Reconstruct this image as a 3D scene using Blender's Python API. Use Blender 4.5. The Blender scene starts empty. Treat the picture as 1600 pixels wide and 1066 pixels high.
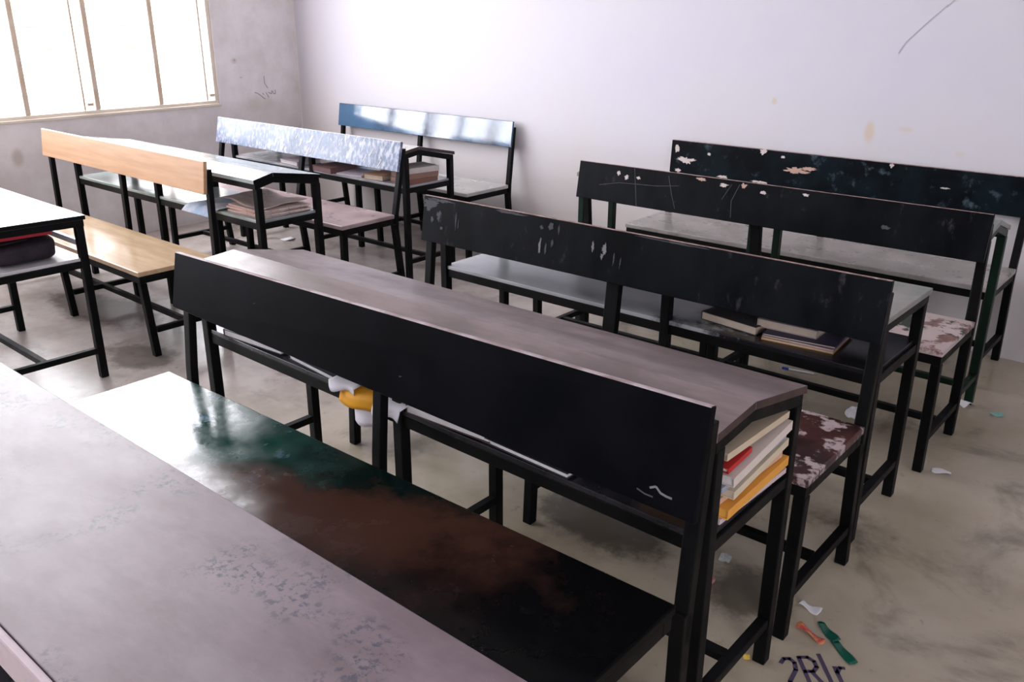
import bpy, bmesh, math, random
from mathutils import Vector, Matrix, noise
random.seed(7)
SC = bpy.context.scene
COL = SC.collection

# ---------------------------------------------------------------- camera
cam_d = bpy.data.cameras.new('camera')
cam = bpy.data.objects.new('camera', cam_d); COL.objects.link(cam)
PITCH, YAW, ROLL, FPX = 0.3624977, 0.7116624, 0.0034051, 1377.06
fw = Vector((-math.sin(YAW)*math.cos(PITCH), math.cos(YAW)*math.cos(PITCH), -math.sin(PITCH)))
rt = Vector((math.cos(YAW), math.sin(YAW), 0.0)); up = rt.cross(fw)
rt2 = rt*math.cos(ROLL)+up*math.sin(ROLL); up2 = -rt*math.sin(ROLL)+up*math.cos(ROLL)
M = Matrix((rt2, up2, -fw)).transposed().to_4x4(); M.translation = (0, 0, 1.52)
cam.matrix_world = M
cam_d.sensor_fit = 'HORIZONTAL'; cam_d.sensor_width = 36.0; cam_d.lens = FPX/1600*36.0
cam_d.clip_start = 0.02; cam_d.clip_end = 300
SC.camera = cam

# ---------------------------------------------------------------- sky and exposure
W = bpy.data.worlds.new('overcast_sky'); SC.world = W; W.use_nodes = True
bg = W.node_tree.nodes['Background']
bg.inputs['Color'].default_value = (0.93, 0.94, 1.0, 1); bg.inputs['Strength'].default_value = 11.6
SC.view_settings.view_transform = 'Standard'; SC.view_settings.look = 'None'
SC.view_settings.exposure = 0.15; SC.view_settings.gamma = 1.0; SC.view_settings.use_curve_mapping = False

# room extents
XL, XR, YF, YB, ZC = -6.011, 2.6, -2.6, 4.372, 3.95
TH = 0.22
WINDOWS_L = [(0.97, 3.662, 0.842, 3.5), (-2.17, 0.52, 0.842, 3.5)]
FILL_OPENINGS_R = [(-2.1, -0.2, 0.9, 2.5)]  # unseen opening added to throw fill light on the window wall
for nm, x, wins, rz in (('left', XL-0.1, WINDOWS_L, 90), ('right', XR+0.1, FILL_OPENINGS_R, -90)):
    for (y0, y1, z0, z1) in wins:                     # sampling portals for the daylight in the openings
        ld = bpy.data.lights.new('daylight_portal', 'AREA'); ld.shape = 'RECTANGLE'
        ld.size = y1-y0; ld.size_y = z1-z0; ld.cycles.is_portal = True
        lo = bpy.data.objects.new('daylight_portal', ld); COL.objects.link(lo)
        lo.location = (x, (y0+y1)/2, (z0+z1)/2)
        lo.rotation_euler = (math.radians(90), 0, math.radians(-90 if nm == 'left' else 90))

# ---------------------------------------------------------------- helpers
def tag(o, label=None, cat=None, group=None, kind=None):
    if label: o['label'] = label
    if cat: o['category'] = cat
    if group: o['group'] = group
    if kind: o['kind'] = kind
    return o

def empty(name, loc=(0, 0, 0), rz=0.0, label=None, cat=None, group=None, kind=None, parent=None):
    o = bpy.data.objects.new(name, None); COL.objects.link(o); o.empty_display_size = 0.05
    o.location = loc; o.rotation_euler = (0, 0, rz)
    if parent: o.parent = parent
    return tag(o, label, cat, group, kind)

class MB:
    """collects boxes, bars and sheets and links them as one mesh object"""
    def __init__(s): s.v = []; s.f = []; s.m = []
    def add(s, vs, fs, mi=0):
        b = len(s.v); s.v += [tuple(v) for v in vs]
        s.f += [tuple(i+b for i in f) for f in fs]; s.m += [mi]*len(fs)
        return s
    def box(s, a, b, mi=0):
        (x0, y0, z0), (x1, y1, z1) = a, b
        vs = [(x0,y0,z0),(x1,y0,z0),(x1,y1,z0),(x0,y1,z0),(x0,y0,z1),(x1,y0,z1),(x1,y1,z1),(x0,y1,z1)]
        return s.add(vs, [(3,2,1,0),(4,5,6,7),(0,1,5,4),(1,2,6,5),(2,3,7,6),(3,0,4,7)], mi)
    def bar(s, pts, wx, wy, axis='z', mi=0):
        """square tube through pts; the section is wx x wy in the plane across the main axis"""
        secs = []
        for p in pts:
            p = Vector(p)
            if axis == 'z': o = [(-wx/2,-wy/2,0),(wx/2,-wy/2,0),(wx/2,wy/2,0),(-wx/2,wy/2,0)]
            elif axis == 'y': o = [(-wx/2,0,-wy/2),(-wx/2,0,wy/2),(wx/2,0,wy/2),(wx/2,0,-wy/2)]
            else: o = [(0,-wx/2,-wy/2),(0,wx/2,-wy/2),(0,wx/2,wy/2),(0,-wx/2,wy/2)]
            secs.append([p+Vector(q) for q in o])
        vs = [v for q in secs for v in q]; fs = [(3,2,1,0)]
        for i in range(len(secs)-1):
            for k in range(4):
                a, b = i*4+k, i*4+(k+1) % 4; fs.append((a, b, b+4, a+4))
        n = (len(secs)-1)*4; fs.append((n, n+1, n+2, n+3))
        return s.add(vs, fs, mi)
    def prism(s, prof, x0, x1, mi=0):
        """closed (y,z) profile extruded along x"""
        n = len(prof)
        vs = [(x0, y, z) for y, z in prof]+[(x1, y, z) for y, z in prof]
        fs = [tuple(range(n)), tuple(reversed(range(n, 2*n)))]
        for i in range(n):
            j = (i+1) % n; fs.append((j, i, i+n, j+n))
        return s.add(vs, fs, mi)
    def build(s, name, mats, parent=None, bevel=0.0, seg=2, smooth=False, solid=0.0, sub=0):
        me = bpy.data.meshes.new(name); me.from_pydata(s.v, [], s.f)
        if not isinstance(mats, (list, tuple)): mats = [mats]
        for m in mats: me.materials.append(m)
        for p, i in zip(me.polygons, s.m): p.material_index = i
        bm = bmesh.new(); bm.from_mesh(me); bmesh.ops.recalc_face_normals(bm, faces=bm.faces) if not solid else None
        bm.to_mesh(me); bm.free()
        if smooth:
            for p in me.polygons: p.use_smooth = True
        o = bpy.data.objects.new(name, me); COL.objects.link(o)
        if parent: o.parent = parent
        if solid:
            md = o.modifiers.new('thickness', 'SOLIDIFY'); md.thickness = solid; md.offset = 0
        if bevel:
            md = o.modifiers.new('edges', 'BEVEL'); md.width = bevel; md.segments = seg; md.limit_method = 'ANGLE'
        if sub:
            md = o.modifiers.new('smooth', 'SUBSURF'); md.levels = sub; md.render_levels = sub
        return o

# ---------------------------------------------------------------- materials
class NT:
    def __init__(s, name):
        s.m = bpy.data.materials.new(name); s.m.use_nodes = True
        s.t = s.m.node_tree; s.b = s.t.nodes['Principled BSDF']
        s.co = s.n('ShaderNodeTexCoord').outputs['Object']
    def n(s, typ, **kw):
        x = s.t.nodes.new(typ)
        for k, v in kw.items(): setattr(x, k, v)
        return x
    def l(s, a, b): s.t.links.new(a, b)
    def noise(s, scale, detail=4, rough=0.55, stretch=None, off=(0, 0, 0), dist=0.0):
        mp = s.n('ShaderNodeMapping'); s.l(s.co, mp.inputs['Vector'])
        mp.inputs['Location'].default_value = off
        if stretch: mp.inputs['Scale'].default_value = stretch
        x = s.n('ShaderNodeTexNoise'); x.inputs['Scale'].default_value = scale
        x.inputs['Detail'].default_value = detail; x.inputs['Roughness'].default_value = rough
        x.inputs['Distortion'].default_value = dist
        s.l(mp.outputs['Vector'], x.inputs['Vector']); return x.outputs['Fac']
    def ramp(s, fac, a, b):
        r = s.n('ShaderNodeMapRange'); r.interpolation_type = 'SMOOTHSTEP'
        r.inputs['From Min'].default_value = a; r.inputs['From Max'].default_value = b
        s.l(fac, r.inputs['Value']); return r.outputs['Result']
    def math(s, op, a, b):
        x = s.n('ShaderNodeMath', operation=op)
        for i, q in enumerate((a, b)):
            if isinstance(q, (int, float)): x.inputs[i].default_value = q
            else: s.l(q, x.inputs[i])
        return x.outputs[0]
    def mix(s, fac, a, b):
        x = s.n('ShaderNodeMix', data_type='RGBA')
        if isinstance(fac, (int, float)): x.inputs['Factor'].default_value = fac
        else: s.l(fac, x.inputs['Factor'])
        for k, q in (('A', a), ('B', b)):
            i = [z for z in x.inputs if z.name == k and z.type == 'RGBA'][0]
            if isinstance(q, (tuple, list)): i.default_value = tuple(q)+(1,)*(4-len(q))
            else: s.l(q, i)
        return [z for z in x.outputs if z.type == 'RGBA'][0]
    def blob(s, p, r, soft=0.5):
        """soft round mask around an object-space point; r = (rx,ry,rz)"""
        mp = s.n('ShaderNodeVectorMath', operation='SUBTRACT'); s.l(s.co, mp.inputs[0]); mp.inputs[1].default_value = p
        dv = s.n('ShaderNodeVectorMath', operation='DIVIDE'); s.l(mp.outputs[0], dv.inputs[0]); dv.inputs[1].default_value = r
        ln = s.n('ShaderNodeVectorMath', operation='LENGTH'); s.l(dv.outputs[0], ln.inputs[0])
        return s.ramp(ln.outputs['Value'], 1.0, 1.0-soft)
    def bump(s, h, strength, dist=0.01):
        x = s.n('ShaderNodeBump'); x.inputs['Strength'].default_value = strength; x.inputs['Distance'].default_value = dist
        s.l(h, x.inputs['Height']); s.l(x.outputs['Normal'], s.b.inputs['Normal'])
    def out(s, col, rough, spec=0.5, coat=0.0, coat_rough=0.1):
        if isinstance(col, (tuple, list)): s.b.inputs['Base Color'].default_value = tuple(col)+(1,)*(4-len(col))
        else: s.l(col, s.b.inputs['Base Color'])
        if isinstance(rough, (int, float)): s.b.inputs['Roughness'].default_value = rough
        else: s.l(rough, s.b.inputs['Roughness'])
        s.b.inputs['Specular IOR Level'].default_value = spec
        s.b.inputs['Coat Weight'].default_value = coat; s.b.inputs['Coat Roughness'].default_value = coat_rough
        return s.m

def paint(name, c1, c2, chip=None, scale=6, r=(0.3, 0.5), spec=0.5, chip_t=(0.66, 0.7), chip_scale=18, stretch=None,
          coat=0.0, coat_rough=0.1, bump=0.08, off=(0, 0, 0), chip2=None, chip2_t=(0.6, 0.68)):
    t = NT(name)
    a = t.noise(scale, 5, 0.6, stretch, off)
    col = t.mix(t.ramp(a, 0.35, 0.65), c1, c2)
    if chip2:
        q = t.noise(2.6, 5, 0.65, None, (off[0]+3, off[1], off[2]))
        col = t.mix(t.ramp(q, *chip2_t), col, chip2)
    if chip:
        b = t.noise(chip_scale, 6, 0.65, stretch, (off[0], off[1]+5, off[2]))
        m = t.noise(3.0, 2, 0.5, None, (off[0]+9, off[1], off[2]))
        f = t.ramp(t.math('ADD', b, t.math('MULTIPLY', t.math('SUBTRACT', m, 0.5), 0.25)), *chip_t)
        col = t.mix(f, col, chip)
    rr = t.n('ShaderNodeMapRange'); rr.inputs['To Min'].default_value = r[0]; rr.inputs['To Max'].default_value = r[1]
    rr.inputs['From Min'].default_value = 0.3; rr.inputs['From Max'].default_value = 0.7
    t.l(t.noise(9, 4, 0.6, None, (off[0], off[1], off[2]+4)), rr.inputs['Value'])
    t.bump(t.noise(60, 3, 0.6, stretch), bump, 0.004)
    return t.out(col, rr.outputs['Result'], spec, coat, coat_rough)

def plain(name, c, r=0.6, spec=0.4, var=0.12, scale=30):
    t = NT(name)
    k = tuple(max(0, x*(1-var)) for x in c); h = tuple(min(1, x*(1+var)) for x in c)
    return t.out(t.mix(t.noise(scale, 4), k, h), r, spec)

BLACK = paint('black_frame_paint', (0.002, 0.002, 0.0026), (0.0045, 0.0045, 0.005), chip=(0.10, 0.13, 0.12), chip_t=(0.76, 0.8), r=(0.4, 0.6), spec=0.12, chip_scale=35)
GREENF = paint('green_frame_paint', (0.003, 0.010, 0.006), (0.005, 0.022, 0.012), r=(0.35, 0.5), spec=0.2)
EDGE_BROWN = paint('worn_brown_edge', (0.16, 0.08, 0.07), (0.34, 0.22, 0.20), chip=(0.5, 0.42, 0.4), chip_t=(0.62, 0.7), r=(0.5, 0.7), scale=25)
EDGE_PINK = paint('worn_pale_edge', (0.26, 0.18, 0.18), (0.48, 0.40, 0.42), r=(0.45, 0.6), scale=14)
EDGE_PALE = plain('pale_pink_edge_strip', (0.52, 0.42, 0.46), 0.5)
EDGE_WHITE = plain('white_board_edge', (0.72, 0.68, 0.66), 0.5)
P_BLACK = paint('black_board_paint', (0.0025, 0.003, 0.004), (0.005, 0.005, 0.007), chip=(0.02, 0.02, 0.025), chip_t=(0.70, 0.80), chip_scale=14, r=(0.36, 0.5), spec=0.03, bump=0.03)
P_BLACK2 = paint('scuffed_black_board_paint', (0.0025, 0.003, 0.004), (0.007, 0.008, 0.010), chip=(0.055, 0.052, 0.062), chip_t=(0.60, 0.80), chip_scale=24, r=(0.34, 0.5), spec=0.05, stretch=(1, 1, 0.55), bump=0.03)
P_BLACK3 = paint('chipped_black_board_paint', (0.003, 0.004, 0.006), (0.006, 0.011, 0.015), chip=(0.07, 0.10, 0.12), chip_t=(0.58, 0.78), chip_scale=15, r=(0.34, 0.5), spec=0.05, bump=0.03, off=(2, 0, 0))
P_BLUE = paint('scratched_blue_board_paint', (0.05, 0.085, 0.16), (0.09, 0.14, 0.25), chip=(0.40, 0.42, 0.52), chip_t=(0.45, 0.66), chip_scale=34, r=(0.14, 0.30), spec=0.5, stretch=(1.6, 1, 0.75), bump=0.05)
P_GLOSSBLUE = paint('glossy_blue_board_paint', (0.012, 0.035, 0.09), (0.05, 0.13, 0.25), chip=(0.35, 0.45, 0.52), chip_t=(0.66, 0.8), chip_scale=9, scale=4, r=(0.05, 0.12), spec=1.0, bump=0.03)
P_ORANGE = paint('orange_laminate', (0.47, 0.275, 0.155), (0.54, 0.33, 0.195), scale=16, stretch=(0.15, 1, 2.2), r=(0.3, 0.4), spec=0.4, bump=0.02)

T_MAUVE = NT('mauve_brown_laminate'); _t = T_MAUVE
_c = _t.mix(_t.ramp(_t.noise(3.2, 6, 0.65, (1, 2.2, 1)), 0.3, 0.7), (0.110, 0.066, 0.078), (0.195, 0.142, 0.176))
_c = _t.mix(_t.math('MULTIPLY', _t.ramp(_t.noise(9, 5, 0.7, (1, 2, 1), (3, 3, 0)), 0.5, 0.75), 0.6), _c, (0.20, 0.155, 0.175))
_sp = _t.math('MULTIPLY', _t.ramp(_t.noise(70, 6, 0.75), 0.50, 0.60), _t.ramp(_t.noise(4.2, 3, 0.5, None, (4, 2, 0)), 0.53, 0.64))
_c = _t.mix(_sp, _c, (0.016, 0.02, 0.05))
_rr = _t.n('ShaderNodeMapRange'); _rr.inputs['To Min'].default_value = 0.38; _rr.inputs['To Max'].default_value = 0.56
_t.l(_t.noise(7, 5, 0.65), _rr.inputs['Value'])
_t.bump(_t.noise(40, 5, 0.65), 0.06, 0.003)
T_MAUVE = _t.out(_c, _rr.outputs['Result'], 0.85)
T_BROWN = paint('brown_worn_desk_laminate', (0.085, 0.052, 0.048), (0.195, 0.140, 0.140), chip=(0.02, 0.035, 0.05), chip_t=(0.75, 0.82), chip_scale=22, scale=5, stretch=(0.5, 1.6, 1), r=(0.30, 0.44), spec=0.9)
T_EDGE = paint('dark_brown_board_edge', (0.03, 0.015, 0.014), (0.07, 0.035, 0.033), r=(0.4, 0.6))
T_GREEN = paint('grey_green_desk_laminate', (0.17, 0.20, 0.17), (0.27, 0.25, 0.23), chip=(0.10, 0.26, 0.18), chip_t=(0.6, 0.7), chip_scale=6, scale=6, r=(0.3, 0.45), spec=0.5)
T_WHITE = paint('pale_gloss_laminate', (0.58, 0.56, 0.58), (0.68, 0.66, 0.67), r=(0.14, 0.26), spec=0.5, bump=0.02)
T_PALEGREEN = paint('pale_green_gloss_laminate', (0.22, 0.29, 0.26), (0.36, 0.38, 0.38), r=(0.12, 0.24), spec=0.6, scale=4, bump=0.02)
S_GREEN = NT('green_and_brown_gloss_paint'); _t = S_GREEN
_sx = _t.n('ShaderNodeSeparateXYZ'); _t.l(_t.co, _sx.inputs[0])
_w = _t.noise(5, 6, 0.68)
_gx = _t.math('ADD', _sx.outputs['X'], _t.math('MULTIPLY', _t.math('SUBTRACT', _w, 0.5), 0.9))
_gy = _t.math('ADD', _gx, _t.math('MULTIPLY', _sx.outputs['Y'], -2.6))
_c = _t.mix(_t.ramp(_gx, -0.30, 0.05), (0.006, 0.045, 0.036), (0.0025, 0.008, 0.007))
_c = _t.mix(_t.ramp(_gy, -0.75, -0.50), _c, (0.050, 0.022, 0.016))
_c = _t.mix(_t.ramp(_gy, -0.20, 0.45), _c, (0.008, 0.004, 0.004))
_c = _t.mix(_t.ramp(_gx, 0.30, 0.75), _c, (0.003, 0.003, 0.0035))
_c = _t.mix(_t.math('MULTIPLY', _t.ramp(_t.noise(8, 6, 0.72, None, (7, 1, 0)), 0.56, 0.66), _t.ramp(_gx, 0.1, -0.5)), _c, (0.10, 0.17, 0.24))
_rr = _t.n('ShaderNodeMapRange'); _rr.inputs['From Min'].default_value = 0.35; _rr.inputs['From Max'].default_value = 0.65
_rr.inputs['To Min'].default_value = 0.10; _rr.inputs['To Max'].default_value = 0.32
_t.l(_t.noise(6, 6, 0.7, None, (2, 8, 0)), _rr.inputs['Value'])
_t.bump(_t.noise(9, 5, 0.6), 0.10, 0.006)
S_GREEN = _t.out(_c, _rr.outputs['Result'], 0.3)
_ms = _t.n('ShaderNodeMapRange'); _ms.inputs['From Min'].default_value = -0.45; _ms.inputs['From Max'].default_value = 0.1     # specular level drops towards the right end
_ms.inputs['To Min'].default_value = 0.65; _ms.inputs['To Max'].default_value = 0.05; _t.l(_gx, _ms.inputs['Value'])
_t.l(_ms.outputs['Result'], _t.b.inputs['Specular IOR Level'])
S_MAROON = paint('worn_maroon_seat_paint', (0.020, 0.006, 0.006), (0.075, 0.020, 0.018), chip=(0.45, 0.36, 0.37), chip_t=(0.54, 0.61), chip_scale=15, r=(0.3, 0.5), scale=5, off=(1, 2, 0))
S_RED = paint('worn_red_and_green_seat_paint', (0.20, 0.095, 0.08), (0.30, 0.19, 0.17), chip=(0.58, 0.47, 0.46), chip_t=(0.52, 0.58), chip_scale=10, scale=5, r=(0.35, 0.5), off=(3, 1, 0), chip2=(0.035, 0.05, 0.035), chip2_t=(0.54, 0.58))
S_GREY = paint('worn_grey_seat_paint', (0.27, 0.25, 0.23), (0.42, 0.38, 0.37), chip=(0.16, 0.12, 0.11), chip_t=(0.66, 0.74), chip_scale=6, r=(0.24, 0.36), scale=4, bump=0.015)
S_WOOD = paint('light_wood_laminate', (0.52, 0.36, 0.22), (0.62, 0.45, 0.29), scale=10, stretch=(0.3, 2, 1), r=(0.16, 0.26), spec=0.5, bump=0.02)
S_MAUVE = paint('mauve_seat_paint', (0.30, 0.22, 0.23), (0.44, 0.34, 0.34), scale=5, r=(0.25, 0.38), bump=0.015)
S_LIGHT = paint('pale_grey_seat_paint', (0.44, 0.43, 0.42), (0.56, 0.54, 0.52), r=(0.24, 0.36), bump=0.015)
SH_DARK = paint('black_shelf_paint', (0.010, 0.010, 0.013), (0.03, 0.028, 0.034), chip=(0.3, 0.28, 0.3), chip_t=(0.74, 0.8), r=(0.22, 0.38))
SH_GREY = paint('grey_shelf_paint', (0.26, 0.27, 0.29), (0.44, 0.44, 0.46), r=(0.16, 0.3), scale=4, bump=0.015)
SH_HALF = NT('half_sheen_black_shelf_paint'); _t = SH_HALF          # black paint with the window's reflection painted in grey on the left half
_sx = _t.n('ShaderNodeSeparateXYZ'); _t.l(_t.co, _sx.inputs[0])
_g = _t.math('ADD', _sx.outputs['X'], _t.math('MULTIPLY', _t.math('SUBTRACT', _t.noise(6, 6, 0.7), 0.5), 0.8))
_c = _t.mix(_t.ramp(_g, 0.18, 0.34), _t.mix(_t.noise(5, 4), (0.30, 0.31, 0.33), (0.48, 0.48, 0.50)), (0.010, 0.010, 0.013))
SH_HALF = _t.out(_c, 0.24, 0.4)
CHIP_CREAM = plain('bare_cream_filler', (0.60, 0.52, 0.50), 0.7)
CHIP_TAN = plain('bare_tan_wood', (0.50, 0.33, 0.27), 0.7)
CHALK = plain('chalk_scratch', (0.20, 0.19, 0.21), 0.8)
CHALK2 = plain('faint_scratch', (0.06, 0.06, 0.07), 0.8)

# ---------------------------------------------------------------- the room
def room():
    t = NT('cement_floor')
    c = t.mix(t.ramp(t.noise(1.3, 6, 0.6), 0.3, 0.7), (0.37, 0.31, 0.22), (0.52, 0.455, 0.36))
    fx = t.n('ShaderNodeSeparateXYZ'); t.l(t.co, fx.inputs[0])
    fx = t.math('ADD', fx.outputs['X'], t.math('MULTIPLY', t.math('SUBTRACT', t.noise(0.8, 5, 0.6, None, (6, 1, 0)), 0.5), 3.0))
    c = t.mix(t.math('MULTIPLY', t.ramp(fx, -1.8, -3.6), 0.8), c, t.mix(t.ramp(t.noise(3, 6, 0.65, None, (2, 9, 0)), 0.3, 0.7), (0.36, 0.315, 0.30), (0.56, 0.51, 0.50)))  # pale window light painted into the floor colour towards the left wall
    c = t.mix(t.math('MULTIPLY', t.ramp(t.noise(2.1, 6, 0.65, None, (5, 3, 0), 0.6), 0.52, 0.72), 0.75), c, (0.115, 0.095, 0.07))
    c = t.mix(t.math('MULTIPLY', t.ramp(t.noise(7, 6, 0.7, None, (1, 7, 0)), 0.55, 0.75), 0.5), c, (0.46, 0.41, 0.33))
    c = t.mix(t.math('MULTIPLY', t.ramp(t.noise(22, 5, 0.7, None, (2, 2, 0)), 0.6, 0.75), 0.5), c, (0.10, 0.085, 0.065))
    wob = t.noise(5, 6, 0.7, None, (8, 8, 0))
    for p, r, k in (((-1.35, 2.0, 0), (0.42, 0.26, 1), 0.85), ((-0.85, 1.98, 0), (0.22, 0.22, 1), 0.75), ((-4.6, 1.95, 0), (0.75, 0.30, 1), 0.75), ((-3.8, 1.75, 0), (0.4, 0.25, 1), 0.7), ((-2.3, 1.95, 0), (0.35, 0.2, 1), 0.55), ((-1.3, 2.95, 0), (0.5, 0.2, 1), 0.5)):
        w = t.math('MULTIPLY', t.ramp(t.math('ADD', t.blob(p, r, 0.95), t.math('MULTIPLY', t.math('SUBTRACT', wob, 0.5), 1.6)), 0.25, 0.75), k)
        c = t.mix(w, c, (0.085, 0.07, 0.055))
    t.bump(t.noise(45, 6, 0.7), 0.08, 0.006)
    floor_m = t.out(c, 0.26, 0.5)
    t = NT('lavender_white_wall_paint')
    c = t.mix(t.ramp(t.noise(0.9, 5, 0.6), 0.3, 0.7), (0.60, 0.59, 0.68), (0.635, 0.615, 0.68))
    sz = t.n('ShaderNodeSeparateXYZ'); t.l(t.co, sz.inputs[0])
    low = t.math('ADD', sz.outputs['Z'], t.math('MULTIPLY', t.math('SUBTRACT', t.noise(1.6, 5, 0.65), 0.5), 1.1))
    c = t.mix(t.math('MULTIPLY', t.ramp(low, 1.25, 0.35), 0.6), c, (0.63, 0.575, 0.53))
    lf = t.ramp(sz.outputs['X'], XL+0.03, XL+0.01)          # beige-grey window wall, base lifted to stand in for bounced light
    c = t.mix(lf, c, t.mix(t.ramp(t.noise(3, 6, 0.65), 0.3, 0.7), (0.70, 0.65, 0.64), (0.84, 0.80, 0.81)))
    for p, r, k in (((-1.516, YB, 0.965), (0.035, 0.2, 0.07), 0.75), ((-2.014, YB, 1.076), (0.02, 0.2, 0.025), 0.7), ((-1.35, YB, 0.99), (0.05, 0.2, 0.02), 0.35), ((-1.1, YB, 0.9), (0.03, 0.2, 0.02), 0.3)):
        w = t.math('MULTIPLY', t.blob(p, r, 0.7), k); c = t.mix(w, c, (0.62, 0.49, 0.38))
    for p, r, k in (((XL, 3.815, 1.14), (0.2, 0.035, 0.03), 0.35), ((XL, 3.82, 1.145), (0.2, 0.012, 0.012), 0.7), ((XL, 3.86, 1.02), (0.2, 0.02, 0.008), 0.5), ((XL, 4.0, 0.82), (0.2, 0.2, 0.08), 0.25), ((XL, 2.2, 0.62), (0.2, 0.05, 0.08), 0.5)):
        w = t.math('MULTIPLY', t.blob(p, r, 0.7), k); c = t.mix(w, c, (0.42, 0.33, 0.26))
    t.bump(t.noise(30, 5, 0.6), 0.10, 0.006)
    wall_m = t.out(c, 0.55, 0.35)
    ceil_m = plain('white_ceiling_paint', (0.74, 0.74, 0.76), 0.7, 0.2, 0.04, 3)
    trim_m = plain('cream_window_paint', (0.74, 0.66, 0.56), 0.5, 0.4, 0.06, 12)
    bar_m = paint('rusty_cream_bar_paint', (0.62, 0.48, 0.36), (0.72, 0.62, 0.52), r=(0.4, 0.6))
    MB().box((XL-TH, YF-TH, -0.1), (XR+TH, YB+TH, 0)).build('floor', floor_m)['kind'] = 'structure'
    MB().box((XL-TH, YF-TH, ZC), (XR+TH, YB+TH, ZC+0.15)).build('ceiling', ceil_m)['kind'] = 'structure'
    MB().box((XL-TH, YB, 0), (XR+TH, YB+TH, ZC)).build('wall_back', wall_m)['kind'] = 'structure'
    MB().box((XL-TH, YF-TH, 0), (XR+TH, YF, ZC)).build('wall_front', wall_m)['kind'] = 'structure'
    def side(name, x0, x1, wins):
        b = MB(); ys = sorted(wins); z0, z1 = wins[0][2], wins[0][3]
        b.box((x0, YF, 0), (x1, YB, z0)); b.box((x0, YF, z1), (x1, YB, ZC))
        e = YF
        for w in ys:
            b.box((x0, e, z0), (x1, w[0], z1)); e = w[1]
        b.box((x0, e, z0), (x1, YB, z1))
        b.build(name, wall_m)['kind'] = 'structure'
    side('wall_left', XL-TH, XL, WINDOWS_L); side('wall_right', XR, XR+TH, FILL_OPENINGS_R)
    n = 0
    for xin, sg, wins in ((XL, -1, WINDOWS_L), (XR, 1, FILL_OPENINGS_R)):
        for (y0, y1, z0, z1) in wins:
            n += 1
            root = empty('window_%d' % n, (xin+sg*0.03, (y0+y1)/2, z0), kind='structure')  # the right-hand one is unseen, added for fill light
            h = z1-z0; a, b = y0-(y0+y1)/2, y1-(y0+y1)/2
            X = lambda q: q*0.02
            f = MB()
            for p, q in (((-0.02, a, 0), (0.02, b, 0.028)), ((-0.02, a, h-0.028), (0.02, b, h)), ((-0.02, a, 0.028), (0.02, a+0.028, h-0.028)), ((-0.02, b-0.028, 0.028), (0.02, b, h-0.028))): f.box(p, q)
            f.build('window_frame', trim_m, root, 0.004)
            # plastered sill board on the room side
            MB().box((-sg*0.020, a-0.01, -0.012), (-sg*0.040, b+0.01, 0.006)).build('window_sill', trim_m, root, 0.003)
            k = 6 if n < 3 else 5; st = (b-a)/k
            for i in range(1, k):
                y = a+st*i
                MB().box((-0.022, y-0.017, 0.03), (0.022, y+0.017, h-0.03)).build('mullion', bar_m, root, 0.004)
            if n == 1:
                for i in range(k):
                    if i % 2 == 1:         # the casement stiles and stays beside every other mullion
                        y = b-st*(k-1-i)-0.085
                        MB().box((-0.012, y-0.006, 0.03), (0.012, y+0.006, h-0.03)).build('casement_stile', bar_m, root)
                        MB().box((-0.016, y+0.02, 0.055), (0.016, y+0.06, 0.075)).build('window_latch', bar_m, root, 0.003)
                z = 0.13
                while z < h-0.05:          # thin welded grille rods
                    r = MB(); r.bar([(sg*0.05, a, z), (sg*0.05, b, z)], 0.005, 0.005, 'y'); r.build('grille_bar', bar_m, root)
                    z += 0.14
    # faint pencil scribble on the window wall and scuff line on the back wall: flat marks
    def scribble(name, parent, lines, w, mat, axis):
        b = MB()
        for pl in lines:
            for i in range(len(pl)-1):
                p, q = Vector(pl[i]), Vector(pl[i+1]); d = (q-p).normalized(); s = Vector((-d.y, d.x))*w/2
                c4 = [p-s, q-s, q+s, p+s]
                if axis == 'x': vs = [(XL+0.0012, v.x, v.y) for v in c4]
                else: vs = [(v.x, YB-0.0012, v.y) for v in c4]
                b.add(vs, [(0, 1, 2, 3)])
        o = b.build(name, mat, parent); return o
    pen = plain('grey_pencil_mark', (0.30, 0.25, 0.30), 0.8); scuff = plain('grey_scuff', (0.44, 0.42, 0.48), 0.8)
    wl, wb = bpy.data.objects['wall_left'], bpy.data.objects['wall_back']
    scribble('pencil_scribble', wl, [[(3.965, .905), (3.985, .90), (4.01, .885), (4.04, .86), (4.055, .85)], [(4.035, .895), (4.045, .885)], [(4.065, .90), (4.08, .875), (4.085, .86)],
             [(4.085, .90), (4.115, .885), (4.12, .91), (4.135, .885), (4.15, .885), (4.15, .915)], [(4.06, 1.02), (4.06, .97), (4.085, .93)]], 0.006, pen, 'x')
    scribble('scuff_line', wb, [[(-1.225, 1.56), (-1.26, 1.525)], [(-1.255, 1.535), (-1.30, 1.49), (-1.35, 1.44), (-1.41, 1.375), (-1.43, 1.34), (-1.435, 1.325)]], 0.005, scuff, 'y')
room()

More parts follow.
